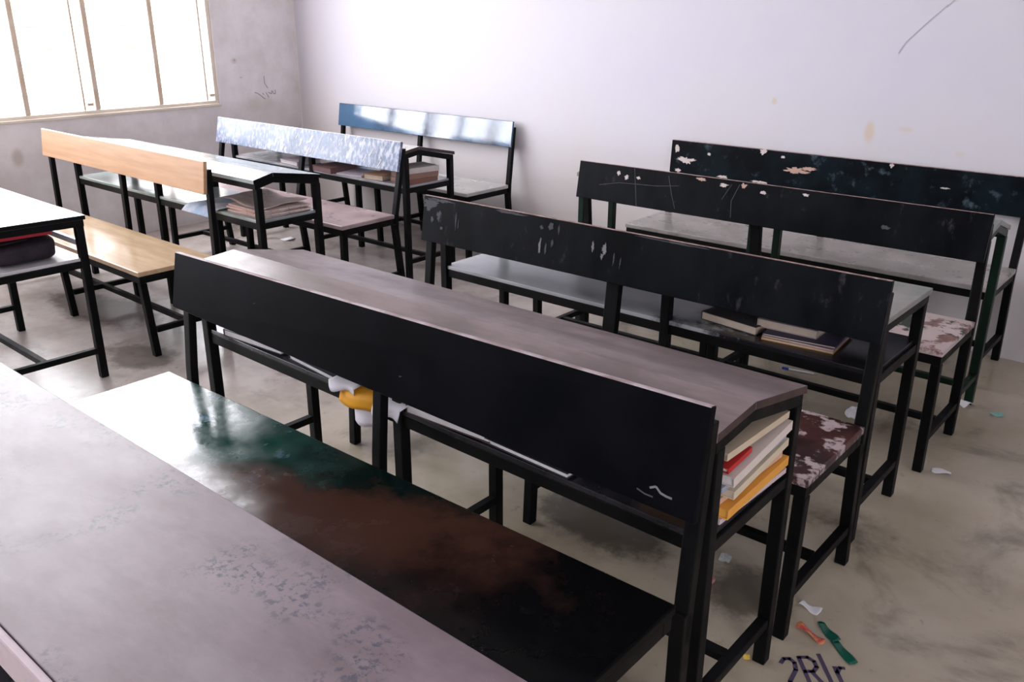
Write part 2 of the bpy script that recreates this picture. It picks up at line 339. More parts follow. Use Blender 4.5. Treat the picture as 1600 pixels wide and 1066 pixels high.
def outside():
    g = paint('pale_dusty_ground', (0.50, 0.45, 0.36), (0.60, 0.54, 0.44), r=(0.8, 0.9), scale=1)
    o = MB().box((-60, -50, -0.5), (XL-TH-0.02, 50, -0.45)).build('ground', g); o['kind'] = 'structure'
    hw = plain('cream_house_render', (0.78, 0.74, 0.60), 0.8, 0.2, 0.04, 2); hr = plain('faded_roof_sheet', (0.60, 0.52, 0.46), 0.7)
    hg = plain('olive_house_shutter', (0.50, 0.50, 0.34), 0.7)
    r = empty('house', (-26, 12, -0.45), label='pale cream house outside beyond the barred window', cat='house')
    MB().box((-3, -7, 0), (3, 7, 3.2)).build('wall', hw, r)
    MB().prism([(-7.4, 3.2), (0, 4.4), (7.4, 3.2)], -3.4, 3.4).build('roof', hr, r)
    for y in (-5.2, -2.6, 2.4, 5.0):
        w = MB().box((2.98, y-0.5, 1.0), (3.06, y+0.5, 2.2)).build('window', hg, r)
        MB().box((3.05, y-0.03, 1.0), (3.09, y+0.03, 2.2)).build('window_bar', hw, w)
    MB().box((2.98, -0.5, 0), (3.06, 0.5, 2.1)).build('door', hg, r)
outside()

# ---------------------------------------------------------------- desks and benches
UN = {
  'R0': dict(xr=-0.643, xl=-2.4249, y=0.8325, dr=0.0, rot=0.0053, dl=0.0, zs=0.4713, zbt=0.8598, zbb=0.6524, zdr=0.7324, zdc=0.7878, zdf=0.7696, zsh=0.5621, ysf=0.0, ysr=0.3806, ybt=0.4503, ybb=0.4191, ydr=-0.1539, ydc=-0.4197, ydf=-0.5512, yshr=-0.2033, yshf=-0.5431, ypost=0.4363, yleg=0.0198, ydleg=-0.168, inset=-0.0029),
  'R1': dict(xr=-0.672, xl=-2.3759, y=1.8562, dr=0.0027, rot=0.0139, dl=-0.0763, zs=0.4621, zbt=0.8646, zbb=0.6975, zdr=0.7428, zdc=0.7972, zdf=0.7851, zsh=0.5621, ysf=0.008, ysr=0.3923, ybt=0.4266, ybb=0.3994, ydr=-0.0844, ydc=-0.3508, ydf=-0.5077, yshr=-0.1539, yshf=-0.4936, ypost=0.4331, yleg=0.0038, ydleg=-0.108, inset=0.0012),
  'R2': dict(xr=-0.69, xl=-2.4384, y=2.9716, dr=-0.0235, rot=0.011, dl=-0.0027, zs=0.46, zbt=0.8629, zbb=0.6939, zdr=0.7177, zdc=0.7606, zdf=0.7261, zsh=0.5583, ysf=0.0081, ysr=0.3998, ybt=0.3588, ybb=0.3304, ydr=-0.1681, ydc=-0.4434, ydf=-0.585, yshr=-0.247, yshf=-0.5735, ypost=0.443, yleg=0.0293, ydleg=-0.2009, inset=-0.0112),
  'R3': dict(xr=-0.7582, xl=-2.5459, y=3.8932, dr=0.0401, rot=0.0103, dl=0.0, zs=0.4498, zbt=0.841, zbb=0.668, zdr=0.746, zdc=0.798, zdf=0.7769, zsh=0.5621, ysf=-0.0076, ysr=0.3822, ybt=0.426, ybb=0.4151, ydr=-0.1455, ydc=-0.4149, ydf=-0.554, yshr=-0.1985, yshf=-0.5382, ypost=0.4363, yleg=0.0198, ydleg=-0.1627, inset=-0.0009),
  'L1': dict(xr=-3.7128, xl=-5.4546, y=1.7592, dr=0.0579, rot=-0.0104, dl=0.0, zs=0.4109, zbt=0.8553, zbb=0.7047, zdr=0.7153, zdc=0.7646, zdf=0.7435, zsh=0.5384, ysf=0.0019, ysr=0.3809, ybt=0.3843, ybb=0.3666, ydr=-0.2063, ydc=-0.4671, ydf=-0.6062, yshr=-0.2468, yshf=-0.5904, ypost=0.4363, yleg=0.0394, ydleg=-0.2332, inset=-0.0017),
  'L2': dict(xr=-3.5475, xl=-5.273, y=2.7668, dr=0.0703, rot=0.0122, dl=-0.025, zs=0.4659, zbt=0.8474, zbb=0.6925, zdr=0.7633, zdc=0.8067, zdf=0.7851, zsh=0.5931, ysf=0.011, ysr=0.3758, ybt=0.4435, ybb=0.4074, ydr=-0.152, ydc=-0.4226, ydf=-0.5616, yshr=-0.2034, yshf=-0.5419, ypost=0.4363, yleg=0.0198, ydleg=-0.1684, inset=-0.0029),
  'L3': dict(xr=-3.7161, xl=-5.4246, y=3.8859, dr=0.0277, rot=0.0047, dl=0.0, zs=0.4478, zbt=0.8436, zbb=0.685, zdr=0.7226, zdc=0.782, zdf=0.7663, zsh=0.5686, ysf=-0.0072, ysr=0.384, ybt=0.4166, ybb=0.4055, ydr=-0.133, ydc=-0.4188, ydf=-0.5428, yshr=-0.1934, yshf=-0.5286, ypost=0.4363, yleg=0.0198, ydleg=-0.1564, inset=-0.0029),
}
UN['R2']['ypost'] = 0.41
UN['R3']['ydf'], UN['R3']['ydc'] = -0.455, -0.33
UN['L1']['ypost'], UN['L1']['rot'] = 0.40, -0.004
UN['L2']['ydf'] = -0.53
UN['L3']['ybt'], UN['L3']['ybb'] = 0.425, 0.400
UN['L1'].update(ydf=-0.715, zdf=0.725, zdc=0.72)
UN['R0']['dr'] = 0.25
UN['R2'].update(zdf=0.724, zdc=0.722, zdr=0.7177)
UN['R0']['ydf'], UN['R0']['zdf'] = -0.553, 0.772
UN['R0']['ydc'], UN['R0']['zdc'] = -0.37, 0.7535
LEG = 0.032
def lerp(a, b, t): return a+(b-a)*t

def bench(u, label, seat_m, panel_m, edge_m, taper=(0, 0, 0, 0), frame_m=None, mid_w=LEG, knee=None, tilt=0.0):
    """taper = height offsets of the panel corners: top left, bottom left, top right, bottom right"""
    d = UN[u]; fm = frame_m or BLACK
    xm = (d['xl']+d['xr'])/2; hx = (d['xr']-d['xl'])/2
    root = empty('school_bench', (xm, d['y']+d['rot']*(xm-d['xr']), 0), d['rot'], label, 'bench', 'benches with backrests set out in two columns')
    zs, yf, yr = d['zs'], d['ysf'], d['ysr']
    MB().box((-hx, yf, zs-0.022), (hx, yr, zs)).build('seat', seat_m, root, 0.004)
    f = MB(); zt, zb = zs-0.022, zs-0.055
    f.box((-hx+0.004, yf+0.006, zb), (hx-0.004, yf+0.036, zt)); f.box((-hx+0.004, yr-0.036, zb), (hx-0.004, yr-0.006, zt))
    for x in (-hx+0.004, -0.015, hx-0.034): f.box((x, yf+0.036, zb), (x+0.03, yr-0.036, zt))
    f.build('seat_frame', fm, root, 0.002)
    for o in root.children:
        for v in o.data.vertices: v.co.z += tilt*(v.co.x+hx)/(2*hx)
    t = 0.018
    yk = knee if knee else yr+0.012
    for i, x in enumerate((-hx+LEG/2+0.002, 0.0, hx-LEG/2-0.002)):
        MB().bar([(x, d['yleg']+0.006, 0), (x, yf+0.022, zb+tilt*(x+hx)/(2*hx))], LEG, LEG).build('leg', fm, root, 0.003)
        MB().bar([(x, d['ypost'], 0), (x, yk, zb+tilt*(x+hx)/(2*hx))], LEG, LEG).build('leg', fm, root, 0.003)
        w = mid_w if i == 1 else LEG
        zt_ = (d['zbt']+taper[0]*(1-i/2)+taper[2]*i/2)-0.04
        y2 = d['ybt']+t+0.008; y1 = yk+0.004
        MB().bar([(x, y1, zb-0.05), (x, y1+0.006, zs), (x, y2, zt_)], w, LEG*0.8).build('back_post', fm, root, 0.003)
        zz = 0.125
        MB().bar([(x, d['yleg']+0.02, zz), (x, d['ypost']-0.014, zz)], LEG*0.8, LEG*0.8, 'y').build('stretcher', fm, root, 0.002)
    ym = (d['yleg']+d['ypost'])/2
    MB().bar([(-hx+LEG, ym, 0.125), (hx-LEG, ym, 0.125)], LEG*0.8, LEG*0.75, 'x').build('long_stretcher', fm, root, 0.002)
    # backrest board
    tl, bl, tr, br = taper
    zt, zb = d['zbt'], d['zbb']; yt, yb = d['ybt'], d['ybb']
    fl = [Vector((-hx, yb, zb+bl)), Vector((hx, yb, zb+br)), Vector((hx, yt, zt+tr)), Vector((-hx, yt, zt+tl))]
    nrm = (fl[1]-fl[0]).cross(fl[3]-fl[0]).normalized()          # toward the sitter (-y)
    bk = [p-nrm*t for p in fl]
    b = MB(); vs = fl+bk
    b.add(vs, [(0, 1, 2, 3), (5, 4, 7, 6), (0, 4, 5, 1), (1, 5, 6, 2), (3, 7, 4, 0)], 0); b.f.append((3, 2, 6, 7)); b.m.append(1)
    p = b.build('backrest', [panel_m, edge_m], root, 0.002, 1)
    p['front'] = 1
    del p['front']
    def on(uu, vv, out=0.0008):
        return lerp(lerp(fl[0], fl[1], uu), lerp(fl[3], fl[2], uu), vv)+nrm*out
    return root, p, on, hx

def chip(p, on, hx, u, v, w, h, mat, seed=0, name='paint_chip', rag=0.7, hh=0.18):
    n = 56; vs = []; sd = Vector((seed*7.3, seed*1.9, 0.5))
    for i in range(n):
        a = 2*math.pi*i/n; d2 = Vector((math.cos(a), math.sin(a), 0))
        k = 1-rag*(0.5+0.5*noise.noise(d2*1.6+sd)+0.45*noise.noise(d2*5+sd)+0.3*noise.noise(d2*13+sd))
        vs.append(on(u+math.cos(a)*k*w/2/(2*hx), v+math.sin(a)*k*h/2/hh))
    vs.append(on(u, v))
    MB().add(vs, [(i, (i+1) % n, n) for i in range(n)]).build(name, mat, p, solid=0.0008)

def scratch(p, on, hx, pts, w, mat, name='scratch', hh=0.18):
    b = MB()
    for i in range(len(pts)-1):
        (u0, v0), (u1, v1) = pts[i], pts[i+1]
        dx, dy = (u1-u0)*2*hx, (v1-v0)*hh; L = math.hypot(dx, dy) or 1
        sx, sy = -dy/L*w/2/(2*hx), dx/L*w/2/hh
        b.add([on(u0-sx, v0-sy), on(u1-sx, v1-sy), on(u1+sx, v1+sy), on(u0+sx, v0+sy)], [(0, 1, 2, 3)])
    b.build(name, mat, p, solid=0.0006)

def desk(u, label, top_m, shelf_m=None, frame_m=None, rear_rail=False, xl=None, one=False, edge_m=None, lip=False, sh_tilt=(0, 0), mid=0.0):
    d = UN[u]; fm = frame_m or BLACK
    X0, X1 = (d['xl'] if xl is None else xl)+d['dl'], d['xr']+d['dr']
    xm = (X0+X1)/2; hx = (X1-X0)/2
    root = empty('school_desk', (xm-d['rot']*0, d['y']+d['rot']*(xm-d['xr']), 0), d['rot'], label, 'desk', 'desks set out in two columns')
    yf, yc, yr = d['ydf'], d['ydc'], d['ydr']; zf, zc, zr = d['zdf'], d['zdc'], d['zdr']; t = 0.018
    if one: MB().prism([(yf, zf), (yr, zr), (yr, zr-t), (yf, zf-t)], -hx, hx).build('desktop', [top_m, edge_m or BLACK], root, 0.002)
    else: MB().prism([(yf, zf), (yc, zc), (yc, zc-t), (yf, zf-t)], -hx, hx).build('pen_ledge', [top_m, edge_m or BLACK], root, 0.0008, 1)
    if not one: MB().prism([(yc, zc), (yr, zr), (yr, zr-t), (yc, zc-t)], -hx, hx).build('desktop', [top_m, edge_m or BLACK], root, 0.0008, 1)
    for o in root.children:
        for pl in o.data.polygons:
            if abs(pl.normal.x) > 0.9: pl.material_index = 1
    if lip: MB().box((-hx, yf-0.012, zf-0.062), (hx, yf-0.0005, zf-0.001)).build('front_edge', EDGE_PALE, root, 0.004)
    q = 0.028; f = MB()
    yl0, yl1 = yf+0.030, min(d['ydleg'], yr-0.02)
    for x in (-hx+0.004, mid-0.014, hx-0.032):
        f.prism([(yf+0.008, zf-t), (yc, zc-t), (yr-0.008, zr-t), (yr-0.008, zr-t-q), (yc, zc-t-q), (yf+0.008, zf-t-q)], x, x+0.028)
    for (y, z) in ((yf+0.008, zf-t), (yr-0.034, zr-t)): f.box((-hx+0.03, y, z-q), (hx-0.03, y+0.026, z-0.003))
    f.build('top_frame', fm, root, 0.002)
    for x in (-hx+LEG/2+0.003, mid, hx-LEG/2-0.003):
        MB().bar([(x, yl0, 0), (x, yl0, zf-t-q+0.004)], LEG, LEG).build('leg', fm, root, 0.003)
        MB().bar([(x, yl1, 0), (x, yl1, zr-t-q+0.006)], LEG, LEG).build('leg', fm, root, 0.003)
        MB().bar([(x, yl0+0.014, 0.125), (x, yl1-0.014, 0.125)], LEG*0.8, LEG*0.8, 'y').build('stretcher', fm, root, 0.002)
    ym = (yl0+yl1)/2
    MB().bar([(-hx+LEG, ym, 0.125), (hx-LEG, ym, 0.125)], LEG*0.8, LEG*0.75, 'x').build('long_stretcher', fm, root, 0.002)
    if shelf_m:
        z = d['zsh']; y0, y1 = yl0-0.008, yl1+0.006
        so = [MB().box((-hx+LEG*0.5, y0, z-0.014), (hx-LEG*0.5, y1, z)).build('shelf', shelf_m, root, 0.002)]
        s = MB(); s.box((-hx+0.006, y0, z-0.046), (hx-0.006, y0+0.024, z-0.014)); s.box((-hx+0.006, y1-0.024, z-0.046), (hx-0.006, y1, z-0.014))
        for x in (-hx+0.006, hx-0.030): s.box((x, y0+0.024, z-0.042), (x+0.024, y1-0.024, z-0.014))
        so.append(s.build('shelf_frame', fm, root, 0.002))
        for o in so:
            for v in o.data.vertices: v.co.z += lerp(sh_tilt[0], sh_tilt[1], (v.co.x+hx)/(2*hx))
        if rear_rail:
            MB().bar([(-hx+LEG, yl1, z+0.06), (hx-LEG, yl1, z+0.06)], 0.018, 0.024, 'x').build('back_rail', shelf_m, root, 0.002)
    def W(x, y, z):     # unit frame -> world
        return Vector((x-d['rot']*y, d['y']+y+d['rot']*(x-d['xr']), z))
    return root, W

# right-hand column, nearest first
desk('R0', 'wide mauve-brown desk nearest the camera, cropped at the lower left corner', T_MAUVE, SH_DARK, one=True, lip=True, edge_m=EDGE_BROWN)
desk('R1', 'brown-topped desk behind the tallest black backrest, packed with notebooks and an orange sheet', T_BROWN, SH_DARK, edge_m=T_EDGE, sh_tilt=(0.012, -0.018))
desk('R2', 'grey-green desk behind the second black backrest, two dark notebook piles on its shelf', T_GREEN, SH_HALF, one=True, edge_m=T_GREEN, mid=0.165)
desk('R3', 'pale green desk by the back wall with dark green legs and no shelf', T_GREEN, None, GREENF, edge_m=T_GREEN)
# column by the window
desk('L1', 'white glossy desk at the left edge with a dark bag on its shelf', T_WHITE, T_WHITE, None, True, one=True)
desk('L2', 'pale glossy desk behind the orange backrest, newspapers on its shelf', T_PALEGREEN, T_PALEGREEN)
desk('L3', 'desk behind the scratched blue backrest with a book bundle on its shelf', S_LIGHT, SH_GREY, edge_m=T_EDGE)

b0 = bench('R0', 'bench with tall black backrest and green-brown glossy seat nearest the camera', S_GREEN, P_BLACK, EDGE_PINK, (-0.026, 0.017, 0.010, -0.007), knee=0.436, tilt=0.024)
b1 = bench('R1', 'bench with worn maroon seat, black backrest second from the camera', S_MAROON, P_BLACK2, EDGE_BROWN, mid_w=0.05)
b2 = bench('R2', 'bench with red and green worn seat, scratched black backrest third from the camera', S_RED, P_BLACK2, EDGE_BROWN, (-0.004, 0, -0.002, 0), mid_w=0.046)
b3 = bench('R3', 'grey-seated bench against the back wall at right, black backrest with cream chips', S_GREY, P_BLACK3, EDGE_BROWN)
c1 = bench('L1', 'bench with smooth orange backrest and light wooden seat in the window column', S_WOOD, P_ORANGE, EDGE_WHITE)
c2 = bench('L2', 'bench with scratched blue backrest and mauve seat in the window column', S_MAUVE, P_BLUE, EDGE_WHITE)
c3 = bench('L3', 'bench with glossy blue backrest against the back wall near the corner', S_LIGHT, P_GLOSSBLUE, BLACK)

# paint chips and scratches on the boards
for (u, v, w, h, m, s) in ((.055, .42, .13, .05, CHIP_CREAM, 1), (.02, .75, .04, .05, CHIP_CREAM, 2), (.03, .08, .05, .03, CHIP_CREAM, 3), (.13, .68, .03, .02, CHIP_CREAM, 4), (.40, .50, .16, .05, CHIP_TAN, 5),
                           (.44, .58, .09, .03, CHIP_TAN, 6), (.30, .93, .05, .04, CHIP_CREAM, 7), (.36, .84, .03, .02, CHIP_CREAM, 8), (.66, .93, .03, .03, CHIP_CREAM, 9), (.80, .5, .05, .012, CHIP_CREAM, 10), (.18, .05, .08, .025, CHIP_CREAM, 11), (.30, .04, .12, .02, CHIP_CREAM, 12)):
    chip(b3[1], b3[2], b3[3], u, v, w, h, m, s)
for (u, v, w, h, m, s) in ((.125, .80, .025, .03, CHIP_CREAM, 21), (.15, .72, .03, .035, CHIP_CREAM, 22), (.185, .74, .03, .02, CHIP_CREAM, 23), (.36, .92, .06, .02, CHIP_TAN, 24), (.42, .86, .05, .02, CHIP_CREAM, 25), (.47, .9, .03, .03, CHIP_TAN, 26), (.52, .80, .03, .02, CHIP_CREAM, 27), (.62, .88, .04, .015, CHIP_CREAM, 28), (.80, .42, .05, .02, CHALK2, 29)):
    chip(b2[1], b2[2], b2[3], u, v, w, h, m, s)
for pts in ([(.17, .98), (.18, .5), (.19, .02)], [(.27, .9), (.285, .45), (.30, .1)], [(.07, .42), (.13, .55), (.24, .60), (.30, .68)], [(.46, .92), (.445, .5), (.45, .1)], [(.44, .9), (.42, .5)]):
    scratch(b2[1], b2[2], b2[3], pts, 0.0025, CHALK2)
for i, (u, v, w, h) in enumerate(((.10, .58, .008, .09), (.108, .5, .006, .05), (.33, .42, .012, .07), (.345, .38, .010, .06), (.36, .52, .014, .03), (.33, .78, .02, .02), (.352, .84, .03, .03), (.372, .8, .008, .05),
                                 (.455, .60, .016, .05), (.482, .60, .022, .05), (.478, .46, .016, .025), (.505, .45, .008, .06), (.52, .42, .006, .05), (.05, .62, .03, .05), (.03, .5, .02, .03), (.06, .35, .02, .02))):
    chip(b1[1], b1[2], b1[3], u, v, w, h, CHALK if i in (2, 8, 9, 10) else CHALK2, 60+i)
for (u, v, w, h) in ((.02, .82, .10, .06), (.05, .93, .16, .02), (.24, .95, .2, .012), (.62, .96, .3, .008)):
    chip(b1[1], b1[2], b1[3], u, v, w, h, CHALK2, int(u*100)+5)
scratch(b0[1], b0[2], b0[3], [(.945, .17), (.952, .20), (.958, .16), (.965, .15), (.972, .15)], 0.004, CHALK, 'chalk_scribble', 0.21)
scratch(b0[1], b0[2], b0[3], [(.93, .12), (.94, .10), (.95, .10)], 0.003, CHALK2, 'chalk_scribble', 0.21)
for i, (u, v) in enumerate(((.23, .55), (.33, .62), (.52, .5), (.60, .72), (.56, .3))):
    scratch(b0[1], b0[2], b0[3], [(u, v), (u+.006, v+.03)], 0.004, CHALK2, 'scratch', 0.21)
for i in range(70):
    rn = random.Random(400+i); u = .40+.58*rn.random(); v = .1+.75*rn.random()
    if i % 3 == 0: scratch(c2[1], c2[2], c2[3], [(u, v+.14), (u-.006, v), (u-.014, v-.12)], 0.004, EDGE_WHITE, 'scratch', 0.155)

# ---------------------------------------------------------------- books and papers
PAGE = plain('yellowed_pages', (0.62, 0.52, 0.42), 0.8, 0.2, 0.15, 60)
PAGEW = plain('white_pages', (0.74, 0.70, 0.70), 0.8, 0.2, 0.1, 60)
_cm = {}
def colour(name, c, r=0.55):
    if name not in _cm: _cm[name] = plain(name, c, r, 0.35, 0.12, 18)
    return _cm[name]

def notebook(name, label, group, loc, size, rot=(0, 0, 0), cover=None, pages=None, sag=0.0, cat='notebook'):
    """soft-cover book: wrap-round cover (spine at -x) and page block; loc = centre of the underside"""
    w, d, t = size; ct = min(0.0022, t*0.2); n = 8
    root = empty(name, loc, 0, label, cat, group); root.rotation_euler = rot
    def zz(y): return sag*((2*y/d)**2)
    def slab(x0, x1, z0, z1, y0, y1):
        b = MB(); vs = []; fs = []
        for i in range(n+1):
            y = lerp(y0, y1, i/n); k = zz(y)
            vs += [(x0, y, z0+k), (x1, y, z0+k), (x1, y, z1+k), (x0, y, z1+k)]
        fs.append((0, 1, 2, 3)); fs.append((4*n+3, 4*n+2, 4*n+1, 4*n))
        for i in range(n):
            for k in range(4):
                a, c = 4*i+k, 4*i+(k+1) % 4; fs.append((a, a+4, c+4, c))
        return vs, fs
    b = MB()
    for s in ((-w/2, w/2, 0, ct), (-w/2, w/2, t-ct, t), (-w/2, -w/2+ct, ct, t-ct)):
        b.add(*slab(*s, -d/2, d/2))
    b.build('cover', cover, root)
    MB().add(*slab(-w/2+ct, w/2-0.003, ct, t-ct, -d/2+0.003, d/2-0.003)).build('pages', pages or PAGE, root)
    return root

def sheet(name, label, group, fn, mat, nu=14, nv=14, th=0.0012, cat='paper'):
    """a bent sheet: fn(u,v) gives the world point"""
    P = [[Vector(fn(i/nu, j/nv)) for i in range(nu+1)] for j in range(nv+1)]
    c = P[nv//2][nu//2].copy(); b = MB(); vs = [P[j][i]-c for j in range(nv+1) for i in range(nu+1)]
    fs = [(j*(nu+1)+i, j*(nu+1)+i+1, (j+1)*(nu+1)+i+1, (j+1)*(nu+1)+i) for j in range(nv) for i in range(nu)]
    o = b.add(vs, fs).build(name, mat, None, smooth=True, solid=th); o.location = c
    return tag(o, label, cat, group)

# pile packed into the right end of the brown desk's shelf
G1 = 'notebooks packed into the end of the brown desk'
def zsh1(x): return .5625+lerp(.012, -.018, (x+2.452)/1.783)      # the shelf sags to the right
ZP = zsh1(-.79)
pile = [  # front z, rear z above the shelf, thickness, y centre, depth, cover, pages, label
    (.001, .001, .012, 1.575, .29, (.62, .50, .50), PAGEW, 'pale pink notebook at the bottom of the tilted pile in the brown desk'),
    (.014, .018, .022, 1.578, .29, (.80, .36, .06), None, 'bright orange notebook low in the tilted pile in the brown desk'),
    (.037, .042, .014, 1.570, .28, (.66, .42, .30), PAGE, 'salmon notebook on the orange one in the brown desk'),
    (.052, .066, .018, 1.585, .27, (.68, .58, .42), PAGE, 'cream notebook in the middle of the tilted pile in the brown desk'),
    (.071, .090, .012, 1.570, .28, (.36, .38, .46), PAGEW, 'grey-blue notebook in the middle of the tilted pile in the brown desk'),
    (.086, .108, .022, 1.578, .28, (.72, .62, .56), PAGEW, 'thick white notebook in the upper half of the tilted pile in the brown desk'),
    (.115, .125, .012, 1.485, .10, (.50, .03, .03), PAGEW, 'small red notebook wedged near the top of the tilted pile in the brown desk'),
]
for i, (zf, zr, t, yc, dd, cv, pg, lb) in enumerate(pile):
    pm = colour('orange_pages', (.80, .40, .08)) if 'bright orange' in lb else pg
    notebook('notebook', lb, G1, (-.775+(.0, .006, -.01, .004, -.004, .008, 0)[i], yc, ZP+(zf+zr)/2), (.20, dd, t), (math.atan2(zf-zr, dd), 0, math.radians(180+(-1.5, 1, -2, 2, -1, 1.5, 0)[i])), colour('cover_%d' % i, cv), pm)
notebook('notebook', 'beige notebook on top of the tilted pile in the brown desk', G1, (-.775, 1.565, ZP+.144), (.20, .28, .016), (math.radians(1.5), 0, math.radians(180)), colour('cover_beige', (.62, .50, .36)), PAGE)
# elsewhere on the same shelf
G2 = 'papers and notebooks along the brown desk shelf'
notebook('notebook', 'pale pink-edged notebook at the left end of the brown desk shelf', G2, (-2.20, 1.452, zsh1(-2.2)+.002), (.27, .20, .022), (0, 0, math.radians(4)), colour('cover_dark', (.03, .03, .04)), PAGEW)
notebook('notebook', 'thin dark notebook left of the hanging orange sheet', G2, (-1.90, 1.450, zsh1(-1.9)+.002), (.24, .19, .016), (0, 0, math.radians(-5)), colour('cover_navy', (.02, .03, .05)), PAGEW)
notebook('notebook', 'cream-edged notebook right of the hanging orange sheet', G2, (-1.39, 1.460, zsh1(-1.39)+.003), (.27, .20, .026), (0, 0, math.radians(3)), colour('cover_brown', (.08, .05, .04)), PAGEW)
notebook('notebook', 'flat dark notebook with white page edge under the middle of the backrest', G2, (-1.14, 1.460, zsh1(-1.14)+.003), (.26, .19, .014), (0, 0, math.radians(-2)), colour('cover_dark', (.03, .03, .04)), PAGEW)
YE = 1.362-0.008   # front edge of the shelf
def hang(x0, x1, back, drop, wav, skew=0.0, lift=0.002, fwd=0.0):
    L = back+drop
    def fn(u, v):
        x = lerp(x0, x1, u)+skew*(v-.5)
        s = v*L
        if s < back: y = YE+back-s; z = .570+lift
        else:
            q = s-back; y = YE-0.008-fwd-0.006*math.sin(u*5)-q*0.10; z = .570+lift-q
        w = wav*math.sin(u*7+v*3)*max(0, v-.4)
        return (x, y+w*0.6, z+0.4*abs(w) if s < back else z+w*0.8)
    return fn
ORG = colour('orange_sheet', (.80, .36, .02), .6); WHT = colour('white_sheet', (.72, .69, .74), .7)
sheet('paper_sheet', 'white paper hanging below the orange sheet off the brown desk shelf', G2, hang(-1.72, -1.60, .10, .085, .008, .03, .001), WHT)
sheet('paper_sheet', 'bright orange sheet hanging over the brown desk shelf edge', G2, hang(-1.745, -1.565, .12, .045, .007, -.03, .006, .012), ORG)
sheet('paper_sheet', 'crumpled white paper left of the orange sheet on the brown desk shelf', G2, hang(-1.80, -1.70, .09, .018, .012, .02, .014, .022), WHT)
sheet('paper_sheet', 'pinkish white paper right of the orange sheet on the brown desk shelf', G2, hang(-1.60, -1.505, .10, .036, .010, -.03, .010, .024), WHT)

# grey-green desk's shelf
G3 = 'notebooks on the grey-green desk shelf'
notebook('notebook', 'dark thick notebook lying left of the striped pile on the grey-green desk', G3, (-1.205, 2.555, .559), (.21, .17, .028), (0, 0, math.radians(-8)), colour('cover_grey', (.07, .065, .07)), PAGE)
for k, (c, t, dx, dz, rz, lb) in enumerate((((.55, .30, .10), .008, 0, 0, 6, 'orange-edged notebook at the bottom of the small pile on the grey-green desk'),
                                      ((.45, .30, .36), .007, .004, .0085, 4, 'pink notebook second from the bottom of the small pile on the grey-green desk'),
                                      ((.06, .05, .10), .007, .000, .016, 8, 'dark blue notebook third from the bottom of the small pile on the grey-green desk'),
                                      ((.50, .40, .42), .026, -.045, .0235, 3, 'thick pale book on top of the small pile on the grey-green desk'))):
    notebook('notebook', lb, G3, (-.985+dx, 2.545, .559+dz), (.22 if k < 3 else .19, .19 if k < 3 else .12, t), (0, 0, math.radians(rz)), colour('gg_cover_%d' % k, c), PAGE)

# newspapers on the desk behind the orange backrest
NEWS = paint('newsprint', (.60, .47, .43), (.70, .58, .54), chip=(.30, .24, .26), chip_t=(.60, .66), chip_scale=40, r=(.7, .85), stretch=(1, 3, 1))
NEWSB = paint('colour_newsprint', (.26, .36, .52), (.52, .50, .52), chip=(.45, .24, .20), chip_t=(.58, .66), chip_scale=12, r=(.6, .8), scale=12)
G4 = 'newspapers on the pale desk shelf'
ZL2 = .5935
def news(x0, x1, y0, y1, z, amp, ph, lift=0.0):
    def fn(u, v):
        zz = z+amp*(0.5+0.5*math.sin(u*6+ph+v*2))*(0.3+0.7*v)+lift*(1-u)**2
        return (lerp(x0, x1, u)+0.01*math.sin(v*9+ph), lerp(y0, y1, v)+0.008*math.sin(u*8+ph), zz)
    return fn
for k in range(4):
    notebook('newspaper', ('folded newspaper at the bottom of the pale desk pile', 'folded newspaper second from the bottom of the pale desk pile', 'folded newspaper third from the bottom of the pale desk pile', 'folded pinkish newspaper near the top of the pale desk pile')[k],
             G4, (-3.655+(.0, .012, -.008, .004)[k], 2.428, ZL2+.0085*k), (.29, .27, .008), (0, 0, math.radians(180+(2, -3, 4, -1)[k])), NEWS, colour('news_edge', (.78, .46, .36)), cat='newspaper')
sheet('newspaper', 'open newspaper with a folded corner on top of the pale desk pile', G4, news(-3.86, -3.53, 2.31, 2.56, ZL2+.037, .016, .4, .012), NEWS, cat='newspaper')
def drape(u, v):
    x = lerp(-4.08, -3.815, u); s = v*.30; bend = .06
    y = 2.25-bend+s if s > bend else 2.25-(bend-s)*.55
    z = ZL2+.004+.014*math.sin(u*7)**2*(.3+v) if s > bend else ZL2+.004-(bend-s)*.5
    if s <= bend: y -= .012
    return (x, y, z)
sheet('newspaper', 'blue-tinted newspaper drooping over the pale desk shelf edge', G4, drape, NEWSB, cat='newspaper')

# books on the desk behind the blue backrest
G5 = 'books on the desk behind the blue backrest'
BRN = colour('book_brown_edge', (.36, .23, .18)); 
for k in range(3):
    notebook('book', ('brown book at the bottom of the bundle behind the blue backrest', 'brown book in the middle of the bundle behind the blue backrest', 'pale-topped book on the bundle behind the blue backrest')[k], G5,
             (-3.79+.006*k, 3.515, .5695+.0305*k), (.17, .22, .030), (0, 0, math.radians(178-4*k)), colour('bk_%d' % k, ((.26, .13, .10), (.34, .20, .16), (.66, .60, .58))[k]), BRN, cat='book')
notebook('book', 'orange-brown book left of the bundle behind the blue backrest', G5, (-3.995, 3.47, .5695), (.15, .20, .030), (0, 0, math.radians(6)), colour('bk_4', (.40, .20, .10)), PAGE, cat='book')
notebook('book', 'dark brown book right of the middle post behind the blue backrest', G5, (-4.42, 3.44, .5695), (.20, .20, .032), (0, 0, math.radians(-5)), colour('bk_5', (.12, .055, .05)), colour('bk_5p', (.22, .12, .12)), cat='book')
notebook('book', 'thin lilac book next to the dark brown book behind the blue backrest', G5, (-4.21, 3.46, .5695), (.20, .20, .010), (0, 0, math.radians(9)), colour('bk_6', (.52, .46, .54)), PAGEW, cat='book')
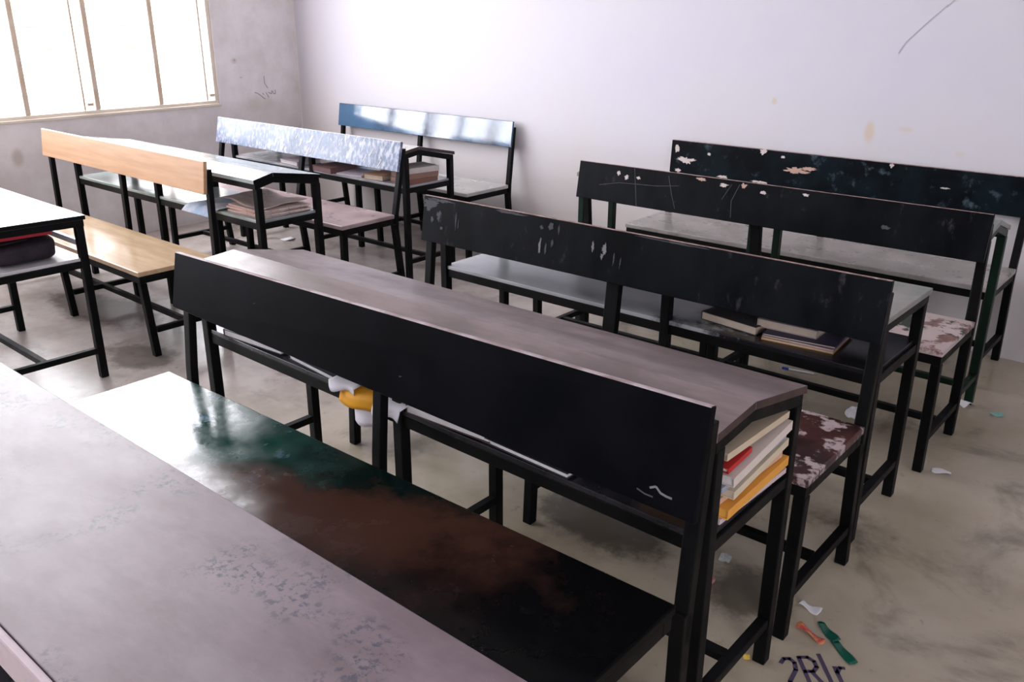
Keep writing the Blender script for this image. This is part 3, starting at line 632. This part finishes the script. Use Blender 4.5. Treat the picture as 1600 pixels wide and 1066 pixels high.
notebook('book', 'mauve book left of the middle post behind the blue backrest', G5, (-4.80, 3.46, .5695), (.20, .18, .026), (0, 0, math.radians(-4)), colour('bk_7', (.46, .36, .40)), PAGEW, cat='book')

# school bag with red notebook on the white desk
def bag():
    d = UN['L1']; z0 = d['zsh']
    cloth = paint('dark_bag_cloth', (.010, .006, .012), (.028, .016, .030), r=(.7, .85), scale=14)
    root = empty('school_bag', (-3.905, 1.335, z0), math.radians(-3), 'dark purple-black school bag on the white desk shelf', 'bag')
    root.scale = (1, 1, .86)
    b = MB(); nu, nv = 28, 14; hx, hy, hz = .19, .135, .055
    P = []
    for j in range(nv+1):
        ph = -math.pi/2+math.pi*j/nv
        for i in range(nu):
            th = 2*math.pi*i/nu
            e = lambda c, p: math.copysign(abs(c)**p, c)
            x = hx*e(math.cos(ph), .35)*e(math.cos(th), .4); y = hy*e(math.cos(ph), .35)*e(math.sin(th), .4); z = hz*e(math.sin(ph), .5)
            k = noise.noise(Vector((x*9, y*9, z*14)))*.010
            P.append((x*(1+k*3), y*(1+k*3), max(0.0, z+hz+k*(1 if z > 0 else 0))))
    fs = [(j*nu+i, j*nu+(i+1) % nu, (j+1)*nu+(i+1) % nu, (j+1)*nu+i) for j in range(nv) for i in range(nu)]
    b.add(P, fs).build('bag_body', cloth, root, smooth=True)
    f = MB()
    pr = [(-.142, .03), (-.146, .085), (-.13, .108), (.02, .116), (.02, .112), (-.126, .103), (-.141, .083), (-.138, .03)]
    f.prism(pr, -.165, .165).build('flap', cloth, root, .002)
    buckle = plain('brass_buckle', (.45, .33, .16), .35, .6)
    for x in (-.09, .09):
        MB().box((x-.014, -.152, .032), (x+.014, -.1455, .075)).build('strap', cloth, root, .002)
        MB().box((x-.018, -.156, .05), (x+.018, -.150, .072)).build('buckle', buckle, root, .002)
bag()
notebook('notebook', 'red notebook on top of the dark bag in the white desk', 'notebooks on the dark bag', (-3.885, 1.335, .640), (.25, .24, .012), (0, 0, math.radians(176)), colour('cover_red', (.50, .03, .05)), colour('red_pages', (.52, .06, .08)))

# ---------------------------------------------------------------- litter on the floor
def crumple(name, label, loc, r, mat, seed, flat=.7):
    bm = bmesh.new(); bmesh.ops.create_icosphere(bm, subdivisions=3, radius=r)
    o_ = Vector((seed*3.1, seed*1.7, 0))
    for v in bm.verts:
        k = 1+.45*noise.noise(v.co*(1.6/r)+o_)+.22*noise.noise(v.co*(4.2/r)+o_)
        v.co *= k; v.co.z *= flat
    zm = min(v.co.z for v in bm.verts)
    for v in bm.verts: v.co.z -= zm
    me = bpy.data.meshes.new(name); bm.to_mesh(me); bm.free(); me.materials.append(mat)
    o = bpy.data.objects.new(name, me); COL.objects.link(o); o.location = loc
    return tag(o, label, 'litter', 'litter on the floor')
def scrap(name, label, loc, size, rz, mat, seed, curl=.01, cat='litter'):
    rn = random.Random(seed); w, h = size; ca, sa = math.cos(rz), math.sin(rz)
    ph = rn.random()*6
    def fn(u, v):
        x = (u-.5)*w*(1-.15*abs(v-.5)); y = (v-.5)*h*(1-.08*math.sin(u*5+ph))
        return (loc[0]+x*ca-y*sa, loc[1]+x*sa+y*ca, .0012+curl*(0.5+.5*math.sin(u*5+ph+v*2))*.9)
    return sheet(name, label, 'litter on the floor', fn, mat, 8, 6, .001, cat)
LW = colour('litter_white', (.80, .78, .80), .7); LS = colour('litter_foil', (.55, .56, .55), .35)
crumple('crumpled_paper', 'white crumpled paper ball on the floor behind the maroon seat', (-1.03, 3.265, 0), .033, LW, 3)
crumple('crumpled_wrapper', 'silvery crumpled wrapper on the floor under the brown desk', (-.955, 2.07, 0), .017, LS, 5, .6)
crumple('crumpled_paper', 'tiny pink crumpled scrap on the floor beside the tall black post', (-.935, 1.945, 0), .012, colour('litter_pink', (.70, .30, .28)), 7)
crumple('crumpled_paper', 'tiny yellow scrap on the floor by the brown desk stretcher', (-.715, 1.728, 0), .008, colour('litter_yellow', (.75, .50, .10)), 9)
scrap('paper_scrap', 'white curled paper scrap on the floor right of the maroon seat leg', (-.675, 2.02), (.06, .028), -.1, LW, 1, .012)
scrap('sweet_wrapper', 'red and yellow sweet wrapper on the floor below the maroon seat', (-.632, 1.918), (.085, .022), -.25, paint('red_yellow_wrapper', (.50, .03, .07), (.70, .28, .10), r=(.2, .35), scale=30), 2, .014)
GRN = colour('green_ribbon', (.006, .10, .065), .35)
scrap('wrapper_strip', 'dark green wrapper strip beside the red sweet wrapper on the floor', (-.598, 1.955), (.08, .024), -.64, GRN, 3, .010)
scrap('wrapper_strip', 'dark green wrapper strip at the bottom right of the floor', (-.538, 1.907), (.09, .024), -.64, GRN, 4, .006)
scrap('paper_scrap', 'small white scrap on the floor by the grey-green desk feet', (-.64, 3.045), (.065, .03), .3, LW, 5, .008)
scrap('paper_scrap', 'white scrap on the floor below the green-legged desk at right', (-.735, 3.70), (.06, .04), .9, LW, 6, .02)
scrap('paper_scrap', 'small teal scrap on the floor at the far right', (-.617, 3.68), (.05, .03), .2, colour('litter_teal', (.25, .52, .46)), 7, .008)
scrap('dry_leaf', 'brown dry leaf on the floor under the red and green seat', (-1.0, 4.10), (.08, .045), .4, colour('litter_brown', (.09, .035, .025)), 8, .022)
scrap('paper_scrap', 'white scrap on the floor under the pale desk with newspapers', (-5.09, 3.51), (.09, .07), .4, LW, 9, .012)
def pen():
    root = empty('ballpoint_pen', (-1.405, 3.583, .0), math.radians(11), 'white ballpoint pen with blue cap on the floor behind the brown desk', 'pen')
    for nm, x0, x1, r, c in (('barrel', -.045, .07, .0042, colour('pen_white', (.72, .72, .76), .3)), ('cap', -.07, -.040, .0055, colour('pen_blue', (.03, .05, .35), .3)), ('tip', .07, .085, .002, colour('pen_tip', (.4, .4, .42), .3))):
        b = MB(); n = 10; vs = []
        for x in (x0, x1): vs += [(x, r*math.cos(2*math.pi*i/n), .0056+r*math.sin(2*math.pi*i/n)) for i in range(n)]
        b.add(vs, [(i, (i+1) % n, n+(i+1) % n, n+i) for i in range(n)]+[tuple(reversed(range(n))), tuple(range(n, 2*n))]).build(nm, c, root)
pen()
# purple lettering on the floor at the lower right, running out of the picture
def lettering():
    ink = plain('purple_floor_ink', (.07, .05, .10), .6)
    fl = bpy.data.objects['floor']
    ex, ey = Vector((.757, .653)), Vector((-.653, .757))         # reading direction and letter height on the floor
    o = Vector((-.588, 1.707)); b = MB()
    glyphs = [(0.000, [[(0, .085), (.012, .10), (.026, .10), (.034, .085), (.030, .06), (.004, .02), (0, 0), (.036, 0)]]),
              (0.050, [[(0, 0), (0, .105), (.022, .105), (.034, .09), (.034, .07), (.022, .055), (0, .055)], [(.016, .055), (.036, 0)]]),
              (0.103, [[(0, 0), (0, .115)]]),
              (0.128, [[(0, 0), (0, .07)], [(0, .05), (.012, .068), (.022, .066)]])]
    for gx, st in glyphs:
        for pl in st:
            for (p, q) in zip(pl, pl[1:]):
                P = o+ex*(gx+p[0])+ey*p[1]; Q = o+ex*(gx+q[0])+ey*q[1]; d = (Q-P).normalized(); s = Vector((-d.y, d.x))*.0055; P = P-d*.003; Q = Q+d*.003
                b.add([(v.x, v.y, .0008) for v in (P-s, Q-s, Q+s, P+s)], [(0, 1, 2, 3)])
    b.build('floor_lettering', ink, fl)
lettering()
